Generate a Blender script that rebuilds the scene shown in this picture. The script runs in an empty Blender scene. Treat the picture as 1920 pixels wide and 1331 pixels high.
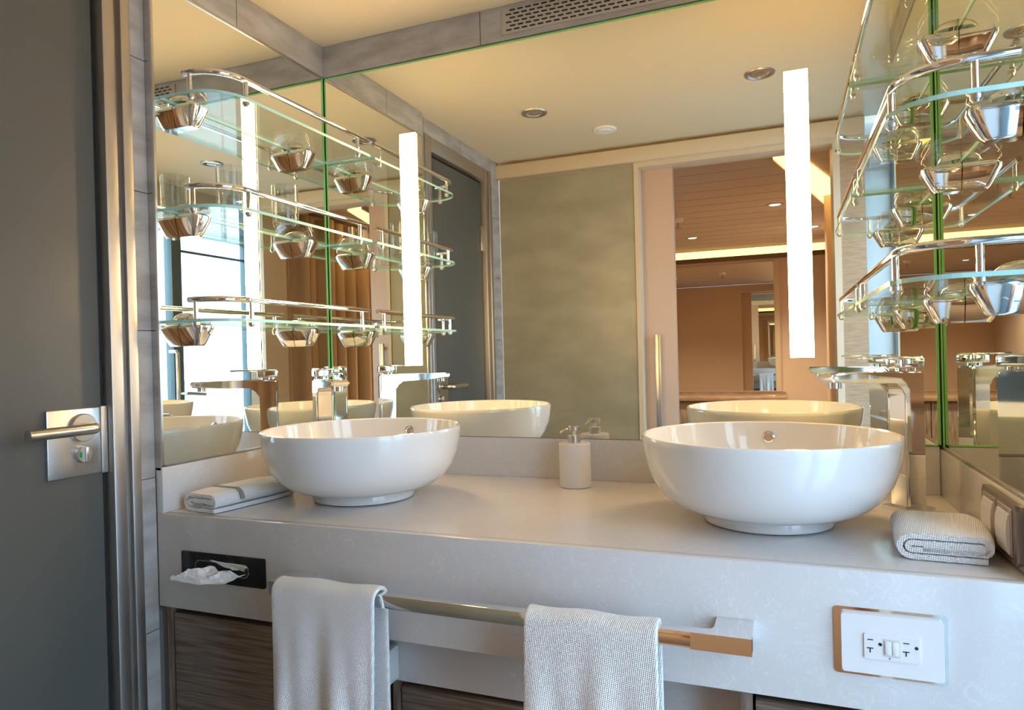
import bpy, bmesh, math, random
from mathutils import Vector, Matrix
random.seed(7)
sc = bpy.context.scene
# ---------------------------------------------------------------- camera
F_PX, YAW, PITCH, ROLL = 1292.5, math.radians(21.606), math.radians(-.159), math.radians(-1.4706)
CZ = .86                                    # counter top height
CAM = Vector((0, -1.64, CZ + .3104))
fwd = Vector((-math.sin(YAW)*math.cos(PITCH), math.cos(YAW)*math.cos(PITCH), math.sin(PITCH)))
rgt = Vector((math.cos(YAW), math.sin(YAW), 0)); upv = rgt.cross(fwd)
r2 = rgt*math.cos(ROLL) + upv*math.sin(ROLL); u2 = -rgt*math.sin(ROLL) + upv*math.cos(ROLL)
cam = bpy.data.cameras.new('camera'); cam_o = bpy.data.objects.new('camera', cam)
sc.collection.objects.link(cam_o); sc.camera = cam_o
M4 = Matrix((r2, u2, -fwd)).transposed().to_4x4(); M4.translation = CAM
cam_o.matrix_world = M4
cam.sensor_fit = 'HORIZONTAL'; cam.sensor_width = 36; cam.lens = 36*F_PX/1920
cam.shift_y = 3.5/1920; cam.clip_start = .02
# ---------------------------------------------------------------- world and exposure
w = bpy.data.worlds.new('sky'); sc.world = w; w.use_nodes = True
bg = w.node_tree.nodes['Background']
bg.inputs[0].default_value = (.52, .74, 1.0, 1); bg.inputs[1].default_value = 5.6
sc.view_settings.view_transform = 'Standard'; sc.view_settings.look = 'None'
sc.view_settings.gamma = 1; sc.view_settings.use_curve_mapping = False
sc.view_settings.exposure = 0.48
cy = sc.cycles
cy.max_bounces = 16; cy.glossy_bounces = 12; cy.transmission_bounces = 14; cy.diffuse_bounces = 5
cy.transparent_max_bounces = 40; cy.use_denoising = True; cy.blur_glossy = 1.0
BAR_E = (36.0, 22.8, 10.0)                   # light bars, warm white
COVE_E = (3.0, 1.7, .55)                    # glow given to the lit cove surfaces of the cabin
# ---------------------------------------------------------------- key dimensions
XL, XR, YF = -1.2073, .2982, -.5809         # left mirror, right mirror, apron front
XD = XL - .017                              # left wall plane beside the niche
YO = -1.34                                  # wall opposite the vanity
ZC = 2.06; ZM0, ZM1 = .9603, 1.9689         # ceiling; mirror bottom and top
ZA = .667                                   # apron bottom
YW = -5.2; ZCC = 2.10                       # cabin far wall and ceiling
# ---------------------------------------------------------------- materials
def nodes(name):
    m = bpy.data.materials.new(name); m.use_nodes = True
    return m, m.node_tree, m.node_tree.nodes['Principled BSDF']
def pm(name, col, rough=.5, metal=0, spec=.5, coat=0, trans=0, ior=1.45, noise=None, bump=None, scale=(1,1,1), aniso=0):
    """noise=(scale, other colour, detail, lo, hi)  bump=(scale, strength, kind)"""
    m, nt, b = nodes(name); L = nt.links
    b.inputs['Base Color'].default_value = (*col, 1); b.inputs['Roughness'].default_value = rough
    b.inputs['Metallic'].default_value = metal; b.inputs['Specular IOR Level'].default_value = spec
    b.inputs['Coat Weight'].default_value = coat; b.inputs['Coat Roughness'].default_value = .03
    b.inputs['Transmission Weight'].default_value = trans; b.inputs['IOR'].default_value = ior
    if noise or bump:
        tc = nt.nodes.new('ShaderNodeTexCoord'); mp = nt.nodes.new('ShaderNodeMapping')
        mp.inputs['Scale'].default_value = scale; L.new(tc.outputs['Object'], mp.inputs['Vector'])
    if noise:
        n = nt.nodes.new('ShaderNodeTexNoise'); n.inputs['Scale'].default_value = noise[0]
        n.inputs['Detail'].default_value = noise[2]; L.new(mp.outputs[0], n.inputs['Vector'])
        r = nt.nodes.new('ShaderNodeValToRGB'); L.new(n.outputs['Fac'], r.inputs[0])
        r.color_ramp.elements[0].position = noise[3]; r.color_ramp.elements[1].position = noise[4]
        r.color_ramp.elements[0].color = (*noise[1], 1); r.color_ramp.elements[1].color = (*col, 1)
        L.new(r.outputs[0], b.inputs['Base Color'])
    if bump:
        if bump[2] == 'voronoi':
            t = nt.nodes.new('ShaderNodeTexVoronoi'); o = t.outputs['Distance']
        else:
            t = nt.nodes.new('ShaderNodeTexNoise'); t.inputs['Detail'].default_value = 4; o = t.outputs['Fac']
        t.inputs['Scale'].default_value = bump[0]; L.new(mp.outputs[0], t.inputs['Vector'])
        bn = nt.nodes.new('ShaderNodeBump'); bn.inputs['Strength'].default_value = abs(bump[1]); bn.inputs['Distance'].default_value = .003
        bn.invert = bump[1] < 0
        L.new(o, bn.inputs['Height']); L.new(bn.outputs[0], b.inputs['Normal'])
    return m
def emis(name, col):
    m = bpy.data.materials.new(name); m.use_nodes = True; nt = m.node_tree; nt.nodes.clear()
    e = nt.nodes.new('ShaderNodeEmission'); o = nt.nodes.new('ShaderNodeOutputMaterial')
    e.inputs[0].default_value = (*col, 1); e.inputs[1].default_value = 1; nt.links.new(e.outputs[0], o.inputs[0]); return m
def mirror_mat(name, col):
    m = bpy.data.materials.new(name); m.use_nodes = True; nt = m.node_tree; nt.nodes.clear()
    e = nt.nodes.new('ShaderNodeBsdfGlossy'); o = nt.nodes.new('ShaderNodeOutputMaterial')
    e.inputs['Color'].default_value = (*col, 1); e.inputs['Roughness'].default_value = 0
    nt.links.new(e.outputs[0], o.inputs[0]); return m
def pane_mat(name, tint, k1=.60, k0=.03):
    m = bpy.data.materials.new(name); m.use_nodes = True; nt = m.node_tree; nt.nodes.clear()
    t = nt.nodes.new('ShaderNodeBsdfTransparent'); g = nt.nodes.new('ShaderNodeBsdfGlossy'); mx = nt.nodes.new('ShaderNodeMixShader')
    lw = nt.nodes.new('ShaderNodeLayerWeight'); lw.inputs[0].default_value = .5; o = nt.nodes.new('ShaderNodeOutputMaterial')
    p5 = nt.nodes.new('ShaderNodeMath'); p5.operation = 'POWER'; p5.inputs[1].default_value = 5; nt.links.new(lw.outputs['Facing'], p5.inputs[0])
    fr = nt.nodes.new('ShaderNodeMath'); fr.operation = 'MULTIPLY_ADD'; fr.inputs[1].default_value = k1; fr.inputs[2].default_value = k0; nt.links.new(p5.outputs[0], fr.inputs[0])
    t.inputs[0].default_value = (*tint, 1); g.inputs['Roughness'].default_value = 0
    nt.links.new(fr.outputs[0], mx.inputs[0]); nt.links.new(t.outputs[0], mx.inputs[1]); nt.links.new(g.outputs[0], mx.inputs[2]); nt.links.new(mx.outputs[0], o.inputs[0]); return m
def quartz_mat():
    m, nt, b = nodes('quartz'); L = nt.links
    tc = nt.nodes.new('ShaderNodeTexCoord'); n = nt.nodes.new('ShaderNodeTexNoise')
    n.inputs['Scale'].default_value = 26; n.inputs['Detail'].default_value = 5; n.inputs['Distortion'].default_value = 2.2
    L.new(tc.outputs['Object'], n.inputs['Vector'])
    r = nt.nodes.new('ShaderNodeValToRGB'); e = r.color_ramp.elements
    base = (.66, .635, .62, 1); vein = (.78, .765, .75, 1)
    e[0].position = .0; e[0].color = base; e[1].position = 1; e[1].color = base
    for p, c in ((.585, base), (.61, vein), (.635, base), (.36, base), (.375, vein), (.39, base)):
        x = e.new(p); x.color = c
    L.new(n.outputs['Fac'], r.inputs[0])
    n2 = nt.nodes.new('ShaderNodeTexNoise'); n2.inputs['Scale'].default_value = 9; L.new(tc.outputs['Object'], n2.inputs['Vector'])
    mx = nt.nodes.new('ShaderNodeMix'); mx.data_type = 'RGBA'
    L.new(n2.outputs['Fac'], mx.inputs[0]); L.new(r.outputs[0], mx.inputs[7]); mx.inputs[6].default_value = base
    L.new(mx.outputs[2], b.inputs['Base Color'])
    b.inputs['Roughness'].default_value = .15; b.inputs['Specular IOR Level'].default_value = .5
    return m
def towel_mat():
    m, nt, b = nodes('terry_cotton'); L = nt.links
    b.inputs['Base Color'].default_value = (.93, .925, .92, 1); b.inputs['Roughness'].default_value = .95; b.inputs['Specular IOR Level'].default_value = .1
    tc = nt.nodes.new('ShaderNodeTexCoord'); sp = nt.nodes.new('ShaderNodeSeparateXYZ'); L.new(tc.outputs['Object'], sp.inputs[0])
    def mth(op, a, b_=None):
        n = nt.nodes.new('ShaderNodeMath'); n.operation = op
        for k, v in enumerate((a, b_)):
            if v is None: continue
            if isinstance(v, (int, float)): n.inputs[k].default_value = v
            else: L.new(v, n.inputs[k])
        return n.outputs[0]
    w_ = mth('ADD', sp.outputs[1], sp.outputs[2])                     # along the cloth, hanging or lying
    p = mth('SINE', mth('MULTIPLY', mth('ADD', sp.outputs[0], mth('MULTIPLY', w_, .75)), 1250)); q = mth('SINE', mth('MULTIPLY', mth('SUBTRACT', mth('MULTIPLY', sp.outputs[0], .75), w_), 1250))
    bn = nt.nodes.new('ShaderNodeBump'); bn.inputs['Strength'].default_value = .8; bn.inputs['Distance'].default_value = .0010
    L.new(mth('MULTIPLY', p, q), bn.inputs['Height']); L.new(bn.outputs[0], b.inputs['Normal']); return m
MIRROR = mirror_mat('mirror_silver', (.90, .925, .87)); CABIN_MIRROR = mirror_mat('cabin_mirror_silver', (.86, .84, .80))
CHROME = pm('chrome', (.86, .86, .87), .05, 1); STEEL = pm('brushed_steel', (.52, .49, .46), .42, 1)
STEEL_LT = pm('satin_steel', (.62, .60, .58), .28, 1); DARK = pm('dark_gap', (.012, .012, .012), .6)
QUARTZ = quartz_mat(); TILE = pm('stone_tile', (.48, .45, .42), .5, noise=(16, (.36, .33, .30), 9, .38, .62), scale=(.6, .6, 2))
GROUT = pm('grout', (.16, .15, .14), .8); CEIL = pm('cream_ceiling', (.74, .64, .46), .55)
CREAM = pm('cream_lacquer', (.66, .56, .42), .4); WHITE = pm('white_plastic', (.82, .82, .82), .3)
DOORGLASS = pm('frosted_grey_glass', (.105, .104, .094), .42, spec=.45)
WOOD = pm('grey_oak', (.29, .225, .18), .5, noise=(14, (.12, .088, .07), 9, .35, .65), bump=(40, .15, 'noise'), scale=(.5, 3, 13))
WOODV = pm('grey_oak_upright', (.29, .225, .18), .5, noise=(9, (.12, .088, .07), 7, .35, .65), scale=(9, 3, .8))
CERAMIC = pm('white_ceramic', (.83, .83, .82), .09, coat=.4); TERRY = towel_mat()
GREY_BAND = pm('grey_ribbon', (.30, .27, .25), .9); GLASSEDGE = pm('glass_edge_teal', (.45, .76, .69), .12, spec=.6)
GREEN = pm('green_glass_edge', (.30, .74, .24), .2, spec=.6); SHELFGLASS = pane_mat('shelf_glass', (.955, .985, .97))
PANE = pane_mat('window_glass', (.96, .98, .98)); TUMBLER = pm('clear_glass', (1, 1, 1), 0, trans=1, ior=1.45)
TGLASS = pane_mat('tumbler_glass', (.93, .95, .945), .92, .06); FROST = pm('frosted_bottle', (.74, .70, .66), .4); PAPER = pm('tissue_paper', (.88, .88, .88), .9, spec=.1)
BLACKGLOSS = pm('black_metal', (.035, .035, .04), .12, .6); BRONZE = pm('bronze_plastic', (.24, .18, .135), .35, .5)
ROCKER = pm('cream_rocker', (.75, .69, .62), .35); WALLPAPER = pm('woven_wallpaper', (.48, .335, .22), .8, noise=(30, (.34, .225, .14), 6, .3, .7), scale=(.6, .6, 5))
GLAZED = pm('back_painted_panel', (.40, .37, .28), .30, spec=.45, coat=.0, noise=(5, (.32, .295, .22), 8, .35, .7), scale=(1, 1, 2))
SLIDE = pm('satin_sliding_door', (.60, .42, .32), .38); ORANGE = pm('cabin_wall', (.67, .525, .415), .5, noise=(2, (.64, .50, .395), 3, .3, .7))
PLANK = pm('cabin_ceiling_board', (.56, .475, .41), .5); CURTAIN = pm('tan_curtain', (.60, .45, .315), .9, bump=(220, .2, 'noise'))
MARBLE = pm('brown_marble', (.34, .23, .16), .25, noise=(8, (.26, .17, .12), 6, .4, .6)); CARPET = pm('brown_carpet', (.20, .15, .11), .95)
FLOOR = pm('floor_tile', (.33, .30, .27), .4, noise=(4, (.27, .245, .22), 5, .4, .6)); TEAL = pm('dark_teal_frame', (.085, .125, .14), .4)
DECK = pm('balcony_deck', (.55, .56, .57), .7); SHIPWHITE = pm('white_paint', (.80, .80, .82), .5); PALE = pm('pale_grey_panel', (.13, .13, .14), .5)
LIGHTBAR = emis('light_bar_diffuser', BAR_E); COVE = emis('cove_lit_face', COVE_E); LAMP = emis('downlight_lens', (6, 4.6, 3.2))
GREEND = pm('green_indicator', (.01, .30, .06), .4); LENS = pm('lamp_glass', (.30, .27, .23), .15, .4)
# ---------------------------------------------------------------- helpers
COL = sc.collection
def link(name, me, parent=None, m=None):
    o = bpy.data.objects.new(name, me); COL.objects.link(o)
    if m is not None and me is not None: me.materials.append(m)
    if parent is not None: o.parent = parent
    return o
def tag(o, label, cat, group=None):
    o['label'] = label; o['category'] = cat
    if group: o['group'] = group
    return o
def struct(o): o['kind'] = 'structure'; return o
def thing(name, loc, label=None, cat=None, group=None):
    o = link(name, None); o.location = loc
    bpy.context.view_layer.update()
    if label: tag(o, label, cat, group)
    return o
def done(bm, name, m, parent=None, smooth=False, world=True):
    """bm in world coordinates; re-expressed in the parent's frame when it has one"""
    if parent is not None and world:
        T = Matrix.Translation(-world_loc(parent)); bmesh.ops.transform(bm, matrix=T, verts=bm.verts)
    bmesh.ops.recalc_face_normals(bm, faces=bm.faces)
    me = bpy.data.meshes.new(name); bm.to_mesh(me); bm.free()
    if smooth:
        me.shade_smooth()
        try: me.set_sharp_from_angle(angle=math.radians(35))
        except Exception: pass
    return link(name, me, parent, m)
def world_loc(o):
    v = Vector((0, 0, 0))
    while o is not None: v = v + o.location; o = o.parent
    return v
def bbox(bm, a, b, bev=0, seg=2):
    lo = [min(a[i], b[i]) for i in range(3)]; hi = [max(a[i], b[i]) for i in range(3)]
    r = bmesh.ops.create_cube(bm, size=1)
    for v in r['verts']:
        for i in range(3): v.co[i] = lo[i] if v.co[i] < 0 else hi[i]
    if bev:
        es = {e for v in r['verts'] for e in v.link_edges}
        bmesh.ops.bevel(bm, geom=list(es), offset=bev, segments=seg, affect='EDGES', profile=.5)
def box(name, a, b, m, parent=None, bev=0, seg=2):
    bm = bmesh.new(); bbox(bm, a, b, bev, seg); return done(bm, name, m, parent, smooth=bev > 0)
def tube(bm, pts, r, n=12, cap=True):
    pts = [Vector(p) for p in pts]; rings = []; up = None
    for i, p in enumerate(pts):
        t = (pts[min(i+1, len(pts)-1)] - pts[max(i-1, 0)]).normalized()
        if up is None: up = Vector((0, 0, 1)) if abs(t.z) < .9 else Vector((0, 1, 0))
        s = t.cross(up).normalized(); up = s.cross(t).normalized()
        rr = r[i] if isinstance(r, (list, tuple)) else r
        rings.append([bm.verts.new(p + rr*(s*math.cos(2*math.pi*k/n) + up*math.sin(2*math.pi*k/n))) for k in range(n)])
    for a, b in zip(rings, rings[1:]):
        for k in range(n): bm.faces.new((a[k], a[(k+1) % n], b[(k+1) % n], b[k]))
    if cap: bm.faces.new(rings[0][::-1]); bm.faces.new(rings[-1])
def cyl(name, a, b, r, m, parent=None, n=20):
    bm = bmesh.new(); tube(bm, [a, b], r, n); return done(bm, name, m, parent, smooth=True)
def lathe(bm, prof, c, n=48, axis=None):
    """profile (r, h) turned about z at c, or about the given axis"""
    q = Vector((0, 0, 1)).rotation_difference(Vector(axis)) if axis else None
    rings = []
    for r, h in prof:
        ring = []
        for k in range(1 if r < 1e-6 else n):
            v = Vector((r*math.cos(2*math.pi*k/n), r*math.sin(2*math.pi*k/n), h))
            ring.append(bm.verts.new(Vector(c) + (q @ v if q else v)))
        rings.append(ring)
    for a, b in zip(rings, rings[1:]):
        for k in range(n):
            j = (k+1) % n
            if len(a) == 1 and len(b) == 1: continue
            if len(a) == 1: bm.faces.new((a[0], b[k], b[j]))
            elif len(b) == 1: bm.faces.new((a[k], a[j], b[0]))
            else: bm.faces.new((a[k], a[j], b[j], b[k]))
def turned(name, prof, c, m, parent=None, n=48, axis=None):
    bm = bmesh.new(); lathe(bm, prof, c, n, axis); return done(bm, name, m, parent, smooth=True)
def prism(bm, poly, z0, z1, axes=(0, 1, 2)):
    """extrude a polygon (a, b) along the third axis"""
    def P(a, b, h):
        v = [0, 0, 0]; v[axes[0]], v[axes[1]], v[axes[2]] = a, b, h; return Vector(v)
    lo = [bm.verts.new(P(a, b, z0)) for a, b in poly]; hi = [bm.verts.new(P(a, b, z1)) for a, b in poly]
    n = len(poly)
    bm.faces.new(lo[::-1]); bm.faces.new(hi)
    for k in range(n): bm.faces.new((lo[k], lo[(k+1) % n], hi[(k+1) % n], hi[k]))
def rrect(a0, b0, a1, b1, r, n=5):
    out = []
    for cx, cy_, s in ((a1-r, b1-r, 0), (a0+r, b1-r, 90), (a0+r, b0+r, 180), (a1-r, b0+r, 270)):
        for k in range(n+1):
            t = math.radians(s + 90*k/n); out.append((cx+r*math.cos(t), cy_+r*math.sin(t)))
    return out
def plate(name, poly, z0, z1, m, parent=None, axes=(0, 1, 2)):
    bm = bmesh.new(); prism(bm, poly, z0, z1, axes); return done(bm, name, m, parent, smooth=True)
def boxes(name, lst, m, parent=None):
    bm = bmesh.new()
    for a, b in lst: bbox(bm, a, b)
    return done(bm, name, m, parent)
# ================================================================ bathroom shell
struct(box('floor', (-1.5, .1, -.05), (.5, -1.55, 0), FLOOR))
struct(box('ceiling', (-1.5, .1, ZC), (.5, YO-.02, ZC+.05), CEIL))
# back wall with its tile band
wb = struct(box('wall_back', (-1.4, .006, 0), (.5, .1, ZC), GROUT))
xs = [XL, -.7135, -.12, XR]
for a, b in zip(xs, xs[1:]):
    box('tile', (a+.0012, .0065, ZM1+.004), (b-.0012, -.004, ZC-.001), TILE, wb)
# left wall: niche lining, strip beside the door, door head
DY0, DY1, DZ = -.619, -1.235, 2.0           # outer edges of the door frame
wl = link('wall_left', None); struct(wl)
bm = bmesh.new()
for a, b in (((-1.4, .006, 0), (XL-.006, YF+.012, ZC)), ((-1.4, YF+.012, 0), (XD-.004, DY0, ZC)),
             ((-1.4, DY0, DZ), (XD-.004, DY1, ZC)), ((-1.4, DY1, 0), (XD-.004, YO, ZC))): bbox(bm, a, b)
done(bm, 'backing', GROUT, wl)
ys = [.0, -.335, YF]
for a, b in zip(ys, ys[1:]): box('tile', (XL-.0065, a-.0012, ZM1+.006), (XL+.002, b+.0012, ZC-.001), TILE, wl)
zs = [0, .30, .62, .935, 1.24, 1.525, 1.80, ZC]
for a, b in zip(zs, zs[1:]):
    box('tile', (XD-.006, YF-.001, a+.001), (XD, DY0+.001, b-.001), TILE, wl)
    if b > .97: box('tile', (XD-.001, YF, max(a, ZM0-.012)+.001), (XL-.002, YF+.012, b-.001), TILE, wl)
    box('tile', (XD-.006, DY1-.001, a+.001), (XD, YO+.001, b-.001), TILE, wl)
for a, b in ((DY0, -.93), (-.93, DY1)): box('tile', (XD-.006, a-.001, DZ+.001), (XD, b+.001, ZC-.001), TILE, wl)
for a, b in ((YF-.0, DY0),): pass
# right wall: niche lining, wall beside the balcony door
WX, WY0, WY1, WZ = .40, -.64, -1.455, 1.88   # balcony door: a shallow bay beside the vanity
wr = link('wall_right', None); struct(wr)
bm = bmesh.new()
for a, b in (((.46, .006, 0), (XR+.006, YF, ZC)), ((.46, YF, 0), (WX, WY0, ZC)), ((.46, WY0, WZ), (WX, WY1, ZC)), ((.46, YO-.12, 0), (XR+.008, YO-.132, ZC)), ((XR+.007, YO-.002, 0), (XR+.002, YO-.12, ZC))): bbox(bm, a, b)
done(bm, 'backing', pm('pale_grey_bay', (.42, .43, .42), .6), wr)
for a, b in zip(ys, ys[1:]): box('tile', (XR+.0065, a-.0012, ZM1+.006), (XR-.002, b+.0012, ZC-.001), TILE, wr)
# wall opposite the vanity with the doorway to the cabin
OX0, OX1, OZ = -.572, .19, 1.985
wf = link('wall_front', None); struct(wf)
bm = bmesh.new()
for a, b in (((XD, YO-.005, 0), (OX0-.004, YO-.059, ZC)), ((OX1+.004, YO-.005, 0), (XR+.0015, YO-.059, ZC)), ((OX0-.004, YO-.005, OZ+.004), (OX1+.004, YO-.059, ZC))): bbox(bm, a, b)
done(bm, 'backing', CREAM, wf)
box('panel', (XD+.004, YO-.005, .01), (OX0-.022, YO+.002, OZ-.006), GLAZED, wf)
box('panel', (OX1+.026, YO-.005, .01), (XR+.004, YO, OZ-.006), WALLPAPER, wf)
box('pelmet', (XD, YO-.004, 1.985), (XR+.004, YO+.035, 2.045), CREAM, wf, .002)
bm = bmesh.new()
for a, b in (((OX0-.02, YO+.006, 0), (OX0, YO-.06, OZ)), ((OX1, YO+.008, 0), (OX1+.025, YO-.06, OZ)), ((OX0, YO+.006, OZ-.02), (OX1, YO-.06, OZ))): bbox(bm, a, b)
struct(done(bm, 'trim_1', CREAM))
# sliding door in its pocket, with a pull bar
d2 = struct(thing('door_2', (-.8, -1.43, 0)))
box('leaf', (-1.22, -1.4015, .005), (-.437, -1.45, 2.02), SLIDE, d2, .002)
hb = box('pull_bar', (-.523, -1.366, .62), (-.500, -1.380, 1.245), STEEL_LT, d2, .002)
for z in (.66, 1.22): box('standoff', (-.516, -1.379, z-.008), (-.506, -1.402, z+.008), STEEL_LT, hb)
# ---------------------------------------------------------------- frosted glass door on the left
d1 = struct(thing('door_1', (XD, -.93, 0)))
bm = bmesh.new()                             # steel frame: stepped jambs and head
for (y0, s) in ((DY0, -1), (DY1, 1)):
    bbox(bm, (XD-.09, y0, 0), (XD+.007, y0+s*.022, DZ), .003)
    bbox(bm, (XD-.09, y0+s*.022, 0), (XD-.006, y0+s*.030, DZ), .001)
    bbox(bm, (XD-.09, y0+s*.030, 0), (XD+.002, y0+s*.058, DZ), .004)
bbox(bm, (XD-.09, DY0-.058, DZ-.055), (XD+.002, DY1+.058, DZ), .003)
done(bm, 'frame', STEEL, d1, smooth=True)
LX = XD-.020                                 # leaf face
box('seal', (LX-.014, DY0-.058, .01), (LX-.004, DY1+.058, DZ-.055), DARK, d1)
lf = box('leaf', (LX-.012, DY0-.066, .012), (LX, DY1+.066, DZ-.063), DOORGLASS, d1, .001)
hp = box('handle_plate', (LX-.004, -.796, .964), (LX+.006, -.690, 1.090), STEEL_LT, d1, .0012)
box('latch_cover', (LX-.002, -.692, .962), (LX+.009, -.678, 1.092), STEEL, hp, .002)
turned('rosette', [(0, 0), (.0265, 0), (.0265, .007), (.025, .009), (0, .009)], (LX+.006, -.730, 1.054), STEEL_LT, hp, axis=(1, 0, 0))
bm = bmesh.new()
pts = [(LX+.012, -.730, 1.054), (LX+.035, -.730, 1.054)] + [(LX+.035+.02*math.sin(t), -.730-.02*(1-math.cos(t)), 1.054) for t in (.4, .8, 1.2, math.pi/2)] + [(LX+.055, -.862, 1.054)]
tube(bm, pts, .0098, 18); done(bm, 'lever', STEEL_LT, hp, smooth=True)
tt = turned('thumb_turn', [(0, 0), (.0155, 0), (.0155, .010), (.0145, .011), (0, .011)], (LX+.006, -.732, 1.004), STEEL_LT, hp, axis=(1, 0, 0))
plate('indicator', rrect(-.7435, .999, -.7385, 1.009, .002), LX+.0165, LX+.0178, GREEND, tt, (1, 2, 0))
box('grip', (LX+.016, -.7335, .990), (LX+.0215, -.7275, 1.018), STEEL_LT, tt, .001)
for z in (.35, 1.69):
    box('hinge', (LX-.002, DY1+.056, z-.055), (LX+.008, DY1+.080, z+.055), STEEL_LT, d1, .002)
# ---------------------------------------------------------------- balcony door on the right, and outside
d3 = struct(thing('door_3', (WX+.03, -1.06, 0)))
bm = bmesh.new()
fx0, fx1 = WX+.004, WX+.058
for a, b in (((fx0, WY0, 0), (fx1, WY0-.03, WZ)), ((fx0, WY1, 0), (fx1, WY1+.012, WZ)), ((fx0, WY0, WZ-.05), (fx1, WY1, WZ)),
             ((fx0, -.925, .02), (fx1, -.985, WZ-.05)), ((fx0, WY0, 0), (fx1, WY1, .05))): bbox(bm, a, b, .003)
done(bm, 'frame', TEAL, d3, smooth=True)
box('transom', (fx0+.02, -.98, 1.735), (fx0+.035, WY1+.01, 1.747), TEAL, d3)
box('pane', (fx0+.024, WY0-.02, .05), (fx0+.030, -.928, WZ-.05), PANE, d3)
box('pane', (fx0+.024, -.982, .05), (fx0+.030, WY1+.01, WZ-.05), PANE, d3)
bm = bmesh.new()
tube(bm, [(fx0, -.955, 1.02), (fx0-.035, -.955, 1.02), (fx0-.045, -.958, 1.02), (fx0-.048, -.97, 1.02), (fx0-.048, -1.07, 1.01)], .009, 12)
done(bm, 'lever', STEEL_LT, d3, smooth=True)
bm = bmesh.new()
tube(bm, [(fx0, -.90, .72), (fx0-.04, -.90, .72), (fx0-.05, -.90, .73), (fx0-.05, -.90, 1.22), (fx0-.04, -.90, 1.23), (fx0, -.90, 1.23)], .009, 12)
done(bm, 'pull_handle', STEEL_LT, d3, smooth=True)
plate('lock_plate', rrect(-.968, .93, -.943, .985, .012), fx0-.006, fx0, STEEL_LT, d3, (1, 2, 0))
struct(box('floor', (.47, 1.0, -.06), (3.6, -6, -.01), DECK))
rl = thing('balcony_railing', (2.0, -2.6, -.01), 'white balcony railing with glass panels beyond the glazed door', 'railing')
box('top_rail', (1.98, .9, 1.00), (2.04, -5.9, 1.04), SHIPWHITE, rl, .008)
for k in range(8): box('post', (1.995, .88-.95*k, -.01), (2.025, .85-.95*k, 1.00), SHIPWHITE, rl)
for k in range(7): box('glass_panel', (2.006, .84-.95*k, .06), (2.014, -.06-.95*k, .97), PANE, rl)
t = thing('balcony_divider', (1.5, -3.6, -.01), 'white divider with pale grey upper panel standing on the bright balcony', 'partition')
box('base', (.90, -3.60, -.01), (1.95, -3.64, 1.36), SHIPWHITE, t)
box('panel', (.95, -3.605, 1.36), (1.95, -3.635, 2.0), PALE, t)
# ================================================================ mirrors
def mirror(name, a, b, axis, label):
    o = link(name, None); o.location = ((a[0]+b[0])/2, (a[1]+b[1])/2, a[2]); tag(o, label, 'mirror')
    box('mirror_glass', a, b, MIRROR, o); return o
E_ = .0052
mb = mirror('vanity_mirror', (XL+.004, 0, ZM0), (XR-.004, .006, ZM1), 1, 'wide frameless mirror on the back wall behind both basins')
for a, b in (((XL+.004, -.0012, ZM0), (XL+.0075, .004, ZM1)), ((XR-.004-E_, -.0012, ZM0), (XR-.004, .004, ZM1)),
             ((XL+.004, -.0012, ZM1-.003), (XR-.004, .004, ZM1+.001)), ((XR-.16, -.0012, ZM0), (XR-.004, .004, ZM0+.003))):
    box('glass_edge', a, b, GREEN, mb)
ml = mirror('vanity_mirror', (XL, -.004, ZM0), (XL-.006, YF+.006, ZM1), 0, 'mirror covering the left side wall of the vanity niche')
box('glass_edge', (XL+.0012, -.004, ZM0), (XL-.004, -.0068, ZM1), GREEN, ml)
for a, b in (((XL+.002, -.001, ZM0-.004), (XL-.006, YF+.001, ZM0)), ((XL+.002, -.001, ZM1), (XL-.006, YF+.001, ZM1+.005)), ((XL+.002, YF+.006, ZM0-.004), (XL-.006, YF+.0005, ZM1+.005))):
    box('trim_strip', a, b, STEEL_LT, ml)
mr = mirror('vanity_mirror', (XR, -.004, ZM0), (XR+.006, YF+.006, ZM1), 0, 'mirror covering the right side wall above the light switches')
box('glass_edge', (XR-.0012, -.004, ZM0), (XR+.004, -.004-E_, ZM1), GREEN, mr)
for a, b in (((XR-.002, -.001, ZM0-.004), (XR+.006, YF+.001, ZM0)), ((XR-.002, -.001, ZM1), (XR+.006, YF+.001, ZM1+.005))):
    box('trim_strip', a, b, STEEL, mr)
for x in (XL+.0005, XR-.0035): box('corner_joint', (x, -.0035, ZM0), (x+.003, .004, ZM1), DARK, mb)
# ---------------------------------------------------------------- light bars on the back mirror
for xc, lab in ((-.936, 'glowing vertical light bar on the mirror above the left basin'), (.035, 'glowing vertical light bar on the mirror above the right basin')):
    t = thing('light_bar', (xc, -.004, 1.148), lab, 'wall lamp', 'mirror light bars')
    box('housing', (xc-.0255, -.0006, 1.1475), (xc+.0255, -.0025, 1.7775), CHROME, t)
    box('glow_face', (xc-.0245, -.0026, 1.1485), (xc+.0245, -.0055, 1.7765), LIGHTBAR, t, .001)
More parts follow.
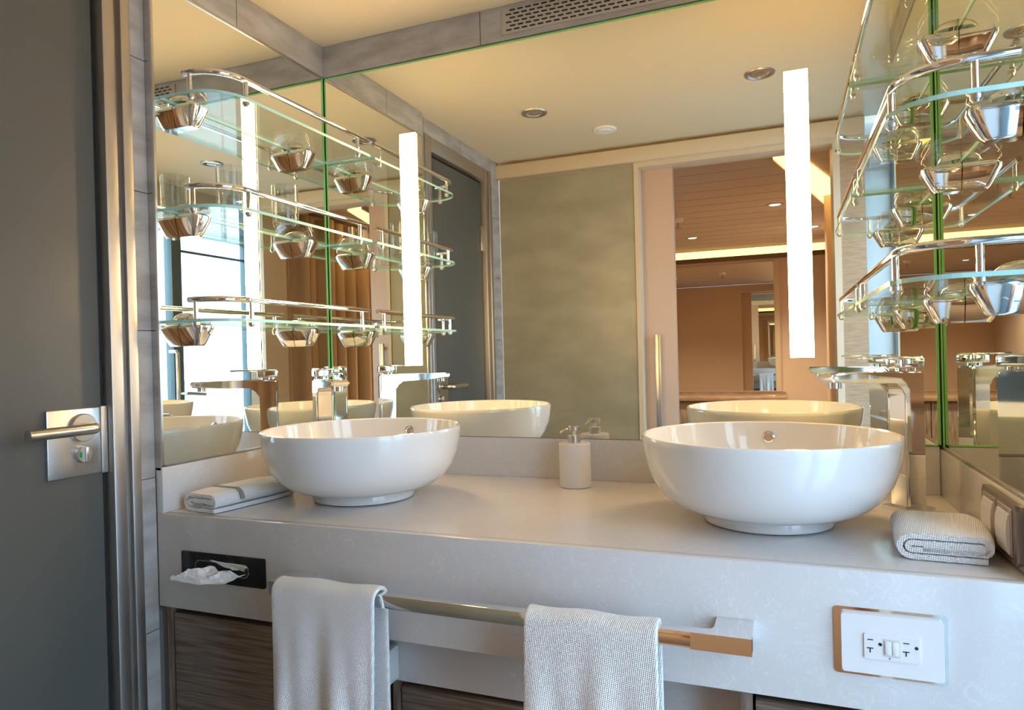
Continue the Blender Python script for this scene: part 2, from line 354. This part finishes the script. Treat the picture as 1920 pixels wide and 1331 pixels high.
# ================================================================ vanity counter
vc = thing('vanity_counter', ((XL+XR)/2, -.3, CZ), 'pale speckled quartz vanity top with deep front apron and upstands', 'counter')
box('top', (XL-.004, .004, CZ-.02), (XR+.004, YF+.0185, CZ), QUARTZ, vc)
box('apron', (XD+.0005, YF+.019, ZA), (XR+.004, YF, CZ), QUARTZ, vc, .0012)
tag(box('quartz_upstand', (XL+.002, .005, CZ+.0003), (XR-.0085, -.008, ZM0-.001), QUARTZ), 'pale quartz upstand along the back wall under the wide mirror', 'upstand')
tag(box('quartz_upstand', (XD+.0005, -.0085, CZ+.0003), (XL+.0015, YF, ZM0-.005), QUARTZ, None, .001), 'pale quartz upstand on the left wall behind the ribboned face towel', 'upstand')
tag(box('quartz_upstand', (XR+.004, -.0085, CZ+.0003), (XR-.008, YF, ZM0-.005), QUARTZ, None, .001), 'pale quartz upstand on the right wall carrying the light switches', 'upstand')
tag(box('undercounter_screen', (-.742, -.455, .54), (-.075, -.475, ZA-.0005), QUARTZ), 'recessed quartz panel under the apron between the hand towels', 'screen')
# cabinets below
def cabinet(x0, x1, zt, yf, label, drawers):
    t = thing('vanity_cabinet', ((x0+x1)/2, yf/2, 0), label, 'cabinet')
    boxes('carcass', [((x0, -.02, .08), (x0+.016, yf, zt)), ((x1-.016, -.02, .08), (x1, yf, zt)), ((x0+.016, -.02, .08), (x1-.016, yf, .1)),
                      ((x0+.016, -.02, .1), (x1-.016, -.035, zt)), ((x0+.02, -.1, 0), (x1-.02, yf+.06, .08))], WOODV, t)
    z1 = zt-.012
    for k in range(drawers):
        z0 = z1-(zt-.1-.012)/drawers+.004
        box('drawer_front', (x0+.020, yf+.022, z0), (x1-.020, yf-.001, z1), WOOD, t, .0015); z1 = z0-.004
    return t
cabinet(XD+.012, -.745, ZA-.001, -.572, 'dark grey oak drawer cabinet below the tissue dispenser', 1)
cabinet(-.735, -.08, .538, -.468, 'recessed dark oak drawer cabinet in the middle below the quartz panel', 1)
cabinet(-.072, XR, ZA-.001, -.572, 'dark grey oak cabinet at the right below the power outlet', 1)
tag(box('pipe_cover', (-.742, -.4755, .545), (-.714, -.545, .612), WHITE, None, .004), 'small white plastic cover beside the left hand towel', 'cover')
# ---------------------------------------------------------------- basins
def basin(cx, cy_, label):
    t = thing('vessel_basin', (cx, cy_, CZ), label, 'basin', 'vessel basins')
    prof = [(0, .001), (.104, .001), (.110, .003), (.112, .010), (.110, .018), (.112, .0205), (.126, .0225), (.148, .0275), (.169, .038), (.188, .055), (.202, .077),
            (.2118, .102), (.2168, .127), (.2192, .147), (.2194, .154), (.218, .1575), (.2155, .158), (.213, .1555), (.2120, .146), (.2085, .124), (.2025, .101),
            (.1925, .078), (.176, .057), (.152, .042), (.115, .033), (.07, .028), (.03, .026), (0, .026)]
    turned('bowl', prof, (cx, cy_, CZ), CERAMIC, t, 96)
    turned('drain', [(0, .031), (.028, .031), (.031, .028), (.031, .026)], (cx, cy_, CZ), CHROME, t)
    c = Vector((cx, cy_+.2078, CZ+.126)); ax = Vector((0, -1, .22)).normalized()
    ring = turned('overflow_ring', [(.0075, 0), (.0075, .003), (.009, .0045), (.0118, .004), (.013, .001), (.013, -.004)], c, CHROME, t, 32, ax)
    turned('overflow_cap', [(0, .001), (.0074, .001)], c, STEEL_LT, ring, 24, ax)
basin(-.036, -.318, 'round white ceramic vessel basin on the right of the counter')
basin(-.887, -.323, 'round white ceramic vessel basin on the left of the counter')
# ---------------------------------------------------------------- tall basin mixers
def faucet(bx, by, ang, label):
    t = thing('basin_mixer', (bx, by, CZ), label, 'faucet', 'tall basin mixers'); t.rotation_euler.z = ang
    H = .262
    def P(bm, name, m=CHROME, par=t): return done(bm, name, m, par, smooth=True, world=False)
    bm = bmesh.new(); prism(bm, rrect(-.033, -.0335, .033, .0335, .006), 0, .0065); P(bm, 'base_plate')
    # body and spout, one casting, drawn in side view then given width
    prof = [(-.025, .006), (.022, .006), (.022, H-.044)]
    for k in range(1, 7):
        a = math.pi-k*math.pi/12; prof.append((.044+.022*math.cos(a), H-.044+.022*math.sin(a)))
    prof += [(.12, H-.0195), (.182, H-.0165), (.189, H-.011), (.190, H-.006), (.185, H-.001), (.12, H+.000), (-.018, H), (-.025, H-.006)]
    bm = bmesh.new(); prism(bm, prof, -.0215, .0215, (0, 2, 1))
    es = [e for e in bm.edges if abs(e.verts[0].co.y-e.verts[1].co.y) < 1e-6]
    bmesh.ops.bevel(bm, geom=es, offset=.0045, segments=3, affect='EDGES')
    P(bm, 'body')
    bm = bmesh.new(); tube(bm, [(.166, 0, H-.027), (.166, 0, H-.015)], .0115, 20); P(bm, 'aerator')
    bm = bmesh.new(); tube(bm, [(0, 0, H-.001), (0, 0, H+.006)], .0195, 24); P(bm, 'cartridge_collar')
    bm = bmesh.new(); bbox(bm, (-.026, -.0215, H+.0045), (.027, .0215, H+.0255), .004, 3); lv = P(bm, 'lever')
    bm = bmesh.new(); bbox(bm, (-.022, -.0205, H+.0225), (.094, .0205, H+.0272), .002); P(bm, 'lever_blade', par=lv)
    bm = bmesh.new(); tube(bm, [(-.0272, 0, H+.014), (-.0255, 0, H+.014)], .0028, 12); P(bm, 'screw_cap', DARK, lv)
faucet(.210, -.157, math.radians(180+40), 'tall chrome mixer tap in the right corner beside the right basin')
faucet(-1.119, -.157, math.radians(-40), 'tall chrome mixer tap in the left corner behind the left basin')
# ---------------------------------------------------------------- soap dispenser
sx, sy = -.4615, -.092
t = thing('soap_dispenser', (sx, sy, CZ), 'frosted cylindrical soap dispenser with chrome pump between the basins', 'soap dispenser')
turned('bottle', [(0, .0005), (.035, .0005), (.0365, .002), (.0365, .1005), (.035, .1025), (0, .1025)], (sx, sy, CZ), FROST, t)
turned('collar', [(0, .1026), (.0148, .1026), (.0148, .119), (.014, .120), (0, .120)], (sx, sy, CZ), STEEL_LT, t)
cyl('stem', (sx, sy, CZ+.12), (sx, sy, CZ+.131), .004, CHROME, t)
hd = turned('pump_head', [(0, .1305), (.0148, .1305), (.0148, .1405), (.014, .1415), (0, .1415)], (sx, sy, CZ), STEEL_LT, t)
bm = bmesh.new(); tube(bm, [(sx-.008, sy-.006, CZ+.1355), (sx-.018, sy-.010, CZ+.1345), (sx-.024, sy-.012, CZ+.131), (sx-.030, sy-.014, CZ+.1255)], .0022, 10); done(bm, 'nozzle', CHROME, hd, smooth=True)
# ---------------------------------------------------------------- glass shelves with galleries
def shelf(side, z, label):
    """side -1: on the left mirror, +1: on the right one"""
    X0 = XL if side < 0 else XR; s = -side; GX, GY, GR = .158, (-.563 if side < 0 else -.600), .085
    t = thing('glass_shelf', (X0+s*.08, -.27, z), label, 'shelf', 'gallery shelves on the side mirrors')
    pos = lambda d, y, zz: (X0+s*d, y, zz)
    out = [(.002, -.012), (GX, -.012)] + [(GX-GR+GR*math.cos(a), GY+GR-GR*math.sin(a)) for a in [k*math.pi/24 for k in range(13)]] + [(.002, GY)]
    bm = bmesh.new(); prism(bm, [(X0+s*a, b) for a, b in out], z, z+.0065)
    o = done(bm, 'glass_plate', SHELFGLASS, t); o.data.materials.append(GLASSEDGE)
    for p in o.data.polygons:
        if abs(p.normal.z) < .5: p.material_index = 1
    rx, ry, rr, zr = .147, GY+.008, .078, z+.047
    path = [pos(rx, -.022, zr), pos(rx, -.20, zr)] + [pos(rx-rr+rr*math.cos(a), ry+rr-rr*math.sin(a), zr) for a in [k*math.pi/24 for k in range(13)]] + [pos(.060 if side < 0 else .014, ry, zr)]
    bm = bmesh.new(); tube(bm, path, .0062, 14); rail = done(bm, 'gallery_rail', CHROME, t, smooth=True)
    for d, y in ((rx, -.055), (rx, ry+rr+.006), (.078 if side < 0 else .062, ry)):
        po = cyl('post', pos(d, y, z+.0065), pos(d, y, zr-.003), .0048, CHROME, t, 14)
        turned('foot', [(0, -.0105), (.0045, -.0105), (.0055, -.008), (.0075, -.006), (.0075, -.0002)], pos(d, y, z), STEEL_LT, po, 16)
    for y in ((-.138, -.507) if side < 0 else (-.19, -.53)):
        bm = bmesh.new(); rings = []
        for zz, d, h, r in ((z-.0005, .057, .020, .012), (z-.005, .062, .023, .013), (z-.011, .062, .023, .013), (z-.044, .045, .015, .010), (z-.048, .041, .013, .009)):
            ring = [(0.0008, y-h), (0.0008, y+h)]
            for k in range(6): ring.append((d-r+r*math.sin(k*math.pi/10), y+h-r+r*math.cos(k*math.pi/10)))
            for k in range(6): ring.append((d-r+r*math.cos(k*math.pi/10), y-h+r-r*math.sin(k*math.pi/10)))
            rings.append([bm.verts.new(pos(a_, b_, zz)) for a_, b_ in ring])
        for A, B in zip(rings, rings[1:]):
            n = len(A)
            for k in range(n): bm.faces.new((A[k], A[(k+1) % n], B[(k+1) % n], B[k]))
        bm.faces.new(rings[0]); bm.faces.new(rings[-1])
        br = done(bm, 'bracket', CHROME, t, smooth=True)
        bm = bmesh.new(); rings = []
        for k in range(6):
            q = k/5*math.pi/2; rings.append([bm.verts.new(pos(.0008+.034*math.cos(q)*math.sin(j*math.pi/10), y-.021*math.cos(q)*math.cos(j*math.pi/10), z+.0068+.018*math.sin(q))) for j in range(11)])
        for A, B in zip(rings, rings[1:]):
            for j in range(10): bm.faces.new((A[j], A[j+1], B[j+1], B[j]))
        done(bm, 'clamp', CHROME, br, smooth=True)
ZS = (1.255, 1.49, 1.725)
for z, n in zip(ZS, ('lowest', 'middle', 'uppermost')):
    for sd, wn in ((-1, 'left'), (1, 'right')):
        shelf(sd, z, f'{n} curved glass shelf with chrome gallery rail on the {wn} mirror')
# tumblers on the middle left shelf
for i, (x, y, lab) in enumerate(((XL+.082, -.452, 'clear glass tumbler at the front of the middle left shelf'), (XL+.078, -.27, 'clear glass tumbler at the back of the middle left shelf'))):
    bm = bmesh.new(); z = ZS[1]+.0067
    lathe(bm, [(0, 0), (.026, 0), (.029, .004), (.0305, .015), (.0315, .10), (.0308, .1015), (.0298, .10), (.0287, .02), (.025, .012), (0, .010)], (x, y, z), 40)
    tag(done(bm, 'glass_tumbler', TGLASS, smooth=True), lab, 'glass', 'tumblers on the middle left shelf')
# ---------------------------------------------------------------- towel rail and hand towels
t = thing('towel_rail', (-.462, -.62, .762), 'square chrome towel rail across the front of the vanity apron', 'towel rail')
box('bar', (-.874, -.632, .7515), (-.051, -.652, .774), CHROME, t, .0012)
for x0, x1 in ((-.874, -.822), (-.103, -.051)):
    xi = x1 if x0 < -.5 else x0; xo = x0 if x0 < -.5 else x1; s = 1 if xi > xo else -1
    poly = [(xo, YF), (xo, -.652), (xi, -.652), (xi, -.632)] if False else [(xo, YF-.0005), (xo, -.6525), (xi+s*.03, -.6525), (xi+s*.03, -.633), (xi+s*.012, -.633), (xi+s*.004, -.630), (xi, -.622), (xi, YF-.0005)]
    plate('end_bracket', poly if s > 0 else poly[::-1], .7508, .7747, CHROME, t)
def hand_towel(x0, x1, seed, label):
    rnd = random.Random(seed); ph = [rnd.uniform(0, 6.28) for _ in range(4)]
    bm = bmesh.new(); nu, drop = 44, .27; yc, zc, R = -.642, .763, .0208
    path = []
    for k in range(26): path.append((-R-.0005, -drop*(1-k/26), (1-k/26)))
    for k in range(11): a = math.pi-k*math.pi/10; path.append((R*math.cos(a), R*.80*math.sin(a), 0))
    for k in range(1, 24): path.append((R, -drop*.92*k/23, 0))
    grid = []
    for j, (dy, dz, f) in enumerate(path):
        row = []
        for i in range(nu+1):
            u = i/nu; x = x0+(x1-x0)*u
            fold = f*(.0095*math.sin(u*13+ph[0]+f*1.6)+.006*math.sin(u*24+ph[1]-f))*(.5+.5*f)
            x += f*.006*math.sin(u*9+ph[2])-f*.004*(u-.5)
            row.append(bm.verts.new((x, yc+dy-max(0, .004*f)+fold-(.006*f if f else 0), zc+dz+(.0015*math.sin(u*11+ph[3]) if f < .2 else 0))))
        grid.append(row)
    for A, B in zip(grid, grid[1:]):
        for i in range(nu): bm.faces.new((A[i], A[i+1], B[i+1], B[i]))
    o = done(bm, 'hand_towel', TERRY, smooth=True); tag(o, label, 'towel', 'hand towels on the rail')
    md = o.modifiers.new('thick', 'SOLIDIFY'); md.thickness = .0075; md.offset = 0
    sb = o.modifiers.new('soft', 'SUBSURF'); sb.levels = 1; sb.render_levels = 1
hand_towel(-.857, -.645, 3, 'white hand towel hanging at the left end of the towel rail')
hand_towel(-.379, -.177, 11, 'white hand towel hanging on the right half of the towel rail')
# ---------------------------------------------------------------- folded face towels
def folded_towel(cx, cy_, wd, ln, rot, th, label, turns=3, lift=0):
    """flattened spiral roll in section, drawn out along its length"""
    t = thing('folded_towel', (cx, cy_, CZ), label, 'towel', 'folded face towels'); t.rotation_euler.z = rot
    pts = []; hw = wd/2; step = th*1.28
    half = [(turns-.5)*step-k*step for k in range(turns)]+[step*.3]
    zc = .0008+th*.5+half[0]
    pts.append((hw*.80, zc-half[0]))
    for k in range(turns):
        h0, h1 = half[k], half[k+1]; hx = hw-th*.5-k*step; cz_ = zc
        if k % 1 == 0:
            for q in range(9): a = math.pi*1.5-q*math.pi/8; pts.append((-hx+h0+h0*math.cos(a), cz_+h0*math.sin(a)))
            for q in range(9): a = math.pi/2-q*math.pi/8; r = h0+(h1-h0)*q/8; pts.append((hx-h0+r*math.cos(a), cz_+r*math.sin(a)))
            if k == turns-1: pts.append((-hx*.6, cz_-h1))
    L_, R_ = [], []
    for i, p in enumerate(pts):
        a = Vector(pts[max(i-1, 0)]); b = Vector(pts[min(i+1, len(pts)-1)]); d = (b-a).normalized(); n = Vector((-d.y, d.x))*th*.5
        L_.append(Vector(p)+n); R_.append(Vector(p)-n)
    rnd = random.Random(int(cx*1000)); bm = bmesh.new(); NY = 10; strips = []
    for side in (L_, R_):
        rows = []
        for j in range(NY+1):
            v = j/NY-.5; taper = 1-.06*abs(v*2)**4
            rows.append([bm.verts.new((p.x*taper+.003*math.sin(v*4+1), v*ln, p.y*(1-.10*abs(v*2)**3)+.0006)) for p in side])
        strips.append(rows)
    for rows in strips:
        for A, B in zip(rows, rows[1:]):
            for i in range(len(A)-1): bm.faces.new((A[i], A[i+1], B[i+1], B[i]))
    a, b = strips
    for j in (0, NY):
        for i in range(len(pts)-1): bm.faces.new((a[j][i], a[j][i+1], b[j][i+1], b[j][i]))
    for i in (0, len(pts)-1):
        for j in range(NY): bm.faces.new((a[j][i], a[j+1][i], b[j+1][i], b[j][i]))
    done(bm, 'cloth', TERRY, t, smooth=True, world=False)
    return t, zc, half[0], th
ft, zc, h0, th = folded_towel(.213, -.430, .132, .158, math.radians(-3), .0086, 'white folded face towel on the counter beside the light switches', 2)
ft, zc, h0, th = folded_towel(-1.120, -.446, .108, .215, math.radians(-6), .0086, 'white folded face towel with grey ribbon beside the left basin', 2)
bm = bmesh.new(); top = zc+h0+th*.5+.0004
prism(bm, [(-.036, top), (.036, top), (.047, top-.006), (.0525, top-.016), (.0535, top-.022), (.0548, top-.022), (.0537, top-.0155), (.048, top-.005), (.0365, top+.0012), (-.036, top+.0012)], -.052, -.042, (0, 2, 1))
done(bm, 'ribbon', GREY_BAND, ft, world=False)
# ---------------------------------------------------------------- tissue dispenser in the apron
t = thing('tissue_dispenser', (-1.049, YF-.001, .759), 'glossy dark metal tissue dispenser plate let into the apron', 'tissue dispenser')
plate('face_plate', rrect(-1.156, .7305, -.942, .7885, .004), YF-.003, YF, BLACKGLOSS, t, (0, 2, 1))
plate('slot_rim', rrect(-1.1195, .7465, -.9815, .7735, .013), YF-.0034, YF-.0026, CHROME, t, (0, 2, 1))
plate('slot', rrect(-1.118, .748, -.983, .772, .0115), YF-.0036, YF-.0028, DARK, t, (0, 2, 1))
bm = bmesh.new(); rnd = random.Random(5)
def along(pts, u):
    k = min(int(u*(len(pts)-1)), len(pts)-2); f = u*(len(pts)-1)-k
    return [pts[k][q]+(pts[k+1][q]-pts[k][q])*f for q in range(3)]
def sheet(ea, eb, nu, nv, amp, ridges):
    g = []
    for a in range(nu+1):
        row = []
        for b in range(nv+1):
            u, v = a/nu, b/nv; p, q = along(ea, u), along(eb, u)
            r = amp*math.sin(v*math.pi*ridges+u*3)*math.sin(math.pi*min(1, .25+u))
            row.append(bm.verts.new((p[0]+(q[0]-p[0])*v+amp*.3*rnd.uniform(-1, 1), YF-(p[1]+(q[1]-p[1])*v+abs(r)+amp*.25*rnd.random()), p[2]+(q[2]-p[2])*v+r*.45+amp*.25*rnd.uniform(-1, 1))))
        g.append(row)
    for A, B in zip(g, g[1:]):
        for k in range(nv): bm.faces.new((A[k], A[k+1], B[k+1], B[k]))
sheet([(-1.082, .0045, .764), (-1.098, .022, .762), (-1.122, .034, .754), (-1.146, .038, .747)], [(-.990, .0045, .757), (-1.010, .026, .742), (-1.070, .036, .738), (-1.145, .040, .742)], 14, 9, .008, 4)
sheet([(-1.040, .0045, .766), (-1.050, .014, .776), (-1.058, .024, .784)], [(-.990, .0045, .762), (-.975, .016, .773), (-.962, .026, .779)], 7, 9, .004, 3)
o = done(bm, 'tissue', PAPER); tag(o, 'crumpled white tissue poking out of the dispenser slot', 'tissue')
md = o.modifiers.new('thick', 'SOLIDIFY'); md.thickness = .0008
# ---------------------------------------------------------------- power outlet in the apron
t = thing('power_outlet', (.1235, YF-.001, .763), 'white double power outlet in a chrome frame on the apron', 'outlet')
plate('frame', rrect(.0545, .7165, .1925, .8095, .005), YF-.002, YF, CHROME, t, (0, 2, 1))
cv = plate('cover', rrect(.0635, .7225, .1865, .8030, .004), YF-.0095, YF-.002, WHITE, t, (0, 2, 1))
dv = plate('device', rrect(.0914, .7445, .1582, .7785, .002), YF-.0115, YF-.0095, WHITE, t, (0, 2, 1))
yf0, yf1 = YF-.0119, YF-.0114
plate('button_well', rrect(.1145, .7495, .1345, .7735, .001), yf0, yf1, pm('grey_plastic', (.66, .66, .67), .4), dv, (0, 2, 1))
for x0, x1 in ((.1165, .1243), (.1252, .1328)): box('button', (x0, YF-.0135, .7525), (x1, YF-.0115, .7705), WHITE, dv, .0005)
for x in (.0985, .1415):
    box('slot', (x-.003, yf0, .7700), (x+.004, yf1, .7712), DARK, dv)
    boxes('slot', [((x-.004, yf0, .7585), (x+.004, yf1, .7598)), ((x-.0006, yf0, .7530), (x+.0008, yf1, .7598))], DARK, dv)
    turned('ground_hole', [(0, .0005), (.0022, .0005), (.0022, 0)], (x+.0125, YF-.0115, .7655), DARK, dv, 14, (0, -1, 0))
turned('test_lamp', [(0, .0005), (.0009, .0005), (.0009, 0)], (.122, YF-.0115, .7475), DARK, dv, 10, (0, -1, 0))
# ---------------------------------------------------------------- light switches on the right upstand
t = thing('light_switch', (XR-.009, -.460, .912), 'bronze double light switch with cream rockers on the right upstand', 'light switch')
bm = bmesh.new(); poly = rrect(-.548, .871, -.374, .952, .006); prism(bm, poly, XR-.0185, XR-.0082, (1, 2, 0))
bmesh.ops.bevel(bm, geom=[e for e in bm.edges if all(v.co.x < XR-.018 for v in e.verts)], offset=.004, segments=3, affect='EDGES')
done(bm, 'frame', BRONZE, t, smooth=True)
for yc in (-.420, -.496):
    fr = box('surround', (XR-.0200, yc-.033, .879), (XR-.0180, yc+.033, .944), STEEL, t, .001)
    bm = bmesh.new(); prof = [(XR-.0195, .8805), (XR-.0215, .882), (XR-.0238, .895), (XR-.0246, .9115), (XR-.0238, .925), (XR-.0215, .936), (XR-.0195, .937)]
    prism(bm, prof, yc-.027, yc+.027, (0, 2, 1)); done(bm, 'rocker', ROCKER, fr)
# ---------------------------------------------------------------- vent grille in the tile band
t = thing('vent_grille', (-.44, -.005, 2.015), 'long slotted metal vent grille above the back mirror', 'vent')
VENT = pm('grille_metal', (.50, .46, .43), .45, .3)
box('plate', (-.653, -.0042, 1.9855), (-.2295, -.0075, 2.0485), VENT, t, .0008)
sm = None; rows = 6
for r in range(rows):
    for k in range(19):
        x = -.640+.0212*k+(.0106 if r % 2 else 0); z = 1.9925+.0098*r
        if x+.0155 > -.236: continue
        if sm is None:
            bm = bmesh.new(); prism(bm, rrect(0, 0, .0155, .0036, .0017, 3), -.0004, .0003, (0, 2, 1)); so = done(bm, 'slot', DARK, t, world=False); sm = so.data
        else: so = link('slot', sm, t)
        so.location = Vector((x, -.0078, z))-t.location
# ---------------------------------------------------------------- ceiling fittings
for x, y, lab in ((-.838, -.76, 'unlit recessed downlight in the ceiling nearer the frosted door'), (-.056, -.737, 'unlit recessed downlight in the ceiling nearer the balcony door')):
    t = thing('downlight', (x, y, ZC), lab, 'downlight', 'bathroom downlights')
    turned('bezel', [(.034, .0), (.034, -.004), (.038, -.0065), (.046, -.005), (.048, -.0003)], (x, y, ZC), STEEL, t)
    turned('reflector', [(.0338, -.001), (.022, -.004), (.018, -.003)], (x, y, ZC), CHROME, t)
    turned('lamp', [(0, -.006), (.010, -.0055), (.0178, -.0032)], (x, y, ZC), LENS, t)
t = thing('smoke_detector', (-.647, -1.06, ZC), 'small round white detector on the bathroom ceiling', 'detector')
turned('base', [(0, -.0003), (.047, -.0003), (.047, -.004), (.044, -.007), (0, -.0071)], (-.647, -1.06, ZC), WHITE, t)
turned('cap', [(.030, -.0071), (.027, -.011), (0, -.0125)], (-.647, -1.06, ZC), WHITE, t)
# ================================================================ cabin beyond the doorway
CX0, CX1, CY0 = -1.9, .40, -1.475
struct(box('floor', (CX0-.1, CY0+.06, -.05), (CX1+.05, YW-.1, -.001), CARPET))
bm = bmesh.new()
for a, b in (((CX0, CY0, 0), (OX0-.02, CY0-.035, ZCC)), ((OX1+.02, CY0, 0), (CX1, CY0-.035, ZCC)), ((OX0-.02, CY0, OZ+.02), (OX1+.02, CY0-.035, ZCC))): bbox(bm, a, b)
struct(done(bm, 'wall_cabin_front', ORANGE))
bm = bmesh.new()
for a, b in (((OX0-.019, YO-.0605, 0), (OX0-.001, CY0-.04, OZ+.019)), ((OX1+.001, YO-.0605, 0), (OX1+.019, CY0-.04, OZ+.019)), ((OX0-.001, YO-.0605, OZ+.001), (OX1+.001, CY0-.04, OZ+.019))): bbox(bm, a, b)
struct(done(bm, 'trim_2', CREAM))
struct(box('wall_cabin_far', (CX0, YW, 0), (CX1, YW-.08, ZCC+.1), ORANGE))
struct(box('wall_cabin_left', (CX0, CY0, 0), (CX0-.08, YW-.08, ZCC+.1), ORANGE))
struct(box('wall_cabin_right', (CX1, CY0, 0), (CX1+.03, YW-.08, ZCC+.1), ORANGE))
ce = struct(box('ceiling', (CX0, CY0+.03, ZCC+.012), (CX1, YW, ZCC+.08), GROUT))
pb = None
y = CY0-.04; CW = .198
while y > YW+.25:
    for a, b in ((CX0, CX1),):
        box('board', (a, y, ZCC), (b, max(y-CW, YW+.16), ZCC+.012), PLANK, ce)
    y -= CW+.008
# lit cove surfaces, their light put in as emitting faces
t = thing('cove_glow', (-.1, YW+.08, 2.05), 'long amber glowing band of lit cove surface along the top of the cabin far wall', 'cove light')
box('glow_face', (CX0+.02, YW+.03, 2.045), (CX1-.02, YW+.045, ZCC+.010), COVE, t)  # lit top of the wall, its glow made by this emitting strip
box('fascia', (CX0+.02, YW+.001, 2.005), (CX1-.02, YW+.05, 2.044), pm('dark_wood_fascia', (.16, .10, .06), .5), t)
t = thing('cove_glow', (.13, -2.5, ZCC), 'slanting amber glowing plate standing for a lit coffer face in the cabin ceiling', 'cove light')
bm = bmesh.new(); prism(bm, [(-.0332, -1.942), (.0891, -1.9736), (.2513, -2.5389), (.37, -3.0), (.2996, -3.4135)], ZCC-.010, ZCC-.0005); done(bm, 'glow_face', COVE, t)  # lit upright coffer face, shown as a flat emitting plate at the ceiling
bm = bmesh.new(); prism(bm, [(-.050, -1.946), (-.0332, -1.942), (.2996, -3.4135), (.283, -3.425)], ZCC-.018, ZCC-.0005); done(bm, 'lip', PLANK, t)
for x, y, lab in ((-.0385, -3.14, 'lit downlight in the middle of the cabin ceiling'), (-.691, -4.22, 'lit downlight in the cabin ceiling before the desk mirror'), (.2246, -4.15, 'lit downlight in the cabin ceiling right of the desk mirror'), (-1.3, -3.0, 'lit downlight in the cabin ceiling towards its left wall')):
    t = thing('downlight', (x, y, ZCC), lab, 'downlight', 'cabin downlights')
    turned('bezel', [(.034, -.001), (.040, -.006), (.052, -.005), (.054, -.0003)], (x, y, ZCC), STEEL, t)
    turned('lamp', [(0, -.004), (.034, -.003), (.034, -.001)], (x, y, ZCC), LAMP, t)
    sp = bpy.data.lights.new('downlight_beam', 'SPOT'); sp.energy = 85; sp.color = (1, .78, .54); sp.spot_size = 2.3; sp.spot_blend = .9; sp.shadow_soft_size = .03
    so = bpy.data.objects.new('downlight_beam', sp); COL.objects.link(so); so.location = (0, 0, -.012); so.parent = t
x, y = -.68, -3.32
t = thing('sprinkler_head', (x, y, ZCC), 'white ceiling sprinkler with metal deflector in the cabin', 'sprinkler')
turned('rose', [(0, -.0004), (.04, -.0004), (.036, -.022), (.02, -.028), (0, -.028)], (x, y, ZCC), WHITE, t)
turned('deflector', [(.006, -.028), (.006, -.06), (.024, -.066), (.024, -.069), (0, -.072)], (x, y, ZCC), STEEL, t)
# desk and mirror on the far wall
t = thing('cabin_mirror', (-.67, YW+.01, .80), 'large mirror over the desk on the cabin far wall', 'mirror')
box('mirror_glass', (-1.30, YW+.001, .768), (-.0843, YW+.012, 1.975), CABIN_MIRROR, t)
box('frame', (-.083, YW+.001, .768), (-.036, YW+.025, 2.0), CREAM, t, .002)
t = thing('cabin_desk', (-.7, YW+.25, 0), 'brown marble topped desk with drawers below the cabin mirror', 'desk')
box('top', (-1.45, YW+.002, .715), (.0, YW+.50, .75), MARBLE, t, .002)
box('upstand', (-1.45, YW+.002, .7505), (.0, YW+.02, .766), MARBLE, t)
for k in range(3):
    x0 = -1.44+.48*k; box('drawer', (x0, YW+.01, .05), (x0+.474, YW+.47, .712), WOODV, t, .002)
# curtain along the right wall of the cabin
bm = bmesh.new(); g = []
for j, z in enumerate((.02, .5, 1.0, 1.5, 2.06)):
    row = []
    for i in range(241):
        u = i/240; yy = -1.54-2.0*u; a = u*2*math.pi*15
        row.append(bm.verts.new((CX1-.085+.045*math.sin(a)+.02*math.sin(a*.37+1)+.006*j*math.sin(a*.5), yy+.012*math.sin(a*2), z)))
    g.append(row)
for A, B in zip(g, g[1:]):
    for i in range(240): bm.faces.new((A[i], A[i+1], B[i+1], B[i]))
o = done(bm, 'curtain', CURTAIN, smooth=True); tag(o, 'long tan pleated curtain along the side wall of the cabin', 'curtain')
md = o.modifiers.new('thick', 'SOLIDIFY'); md.thickness = .003
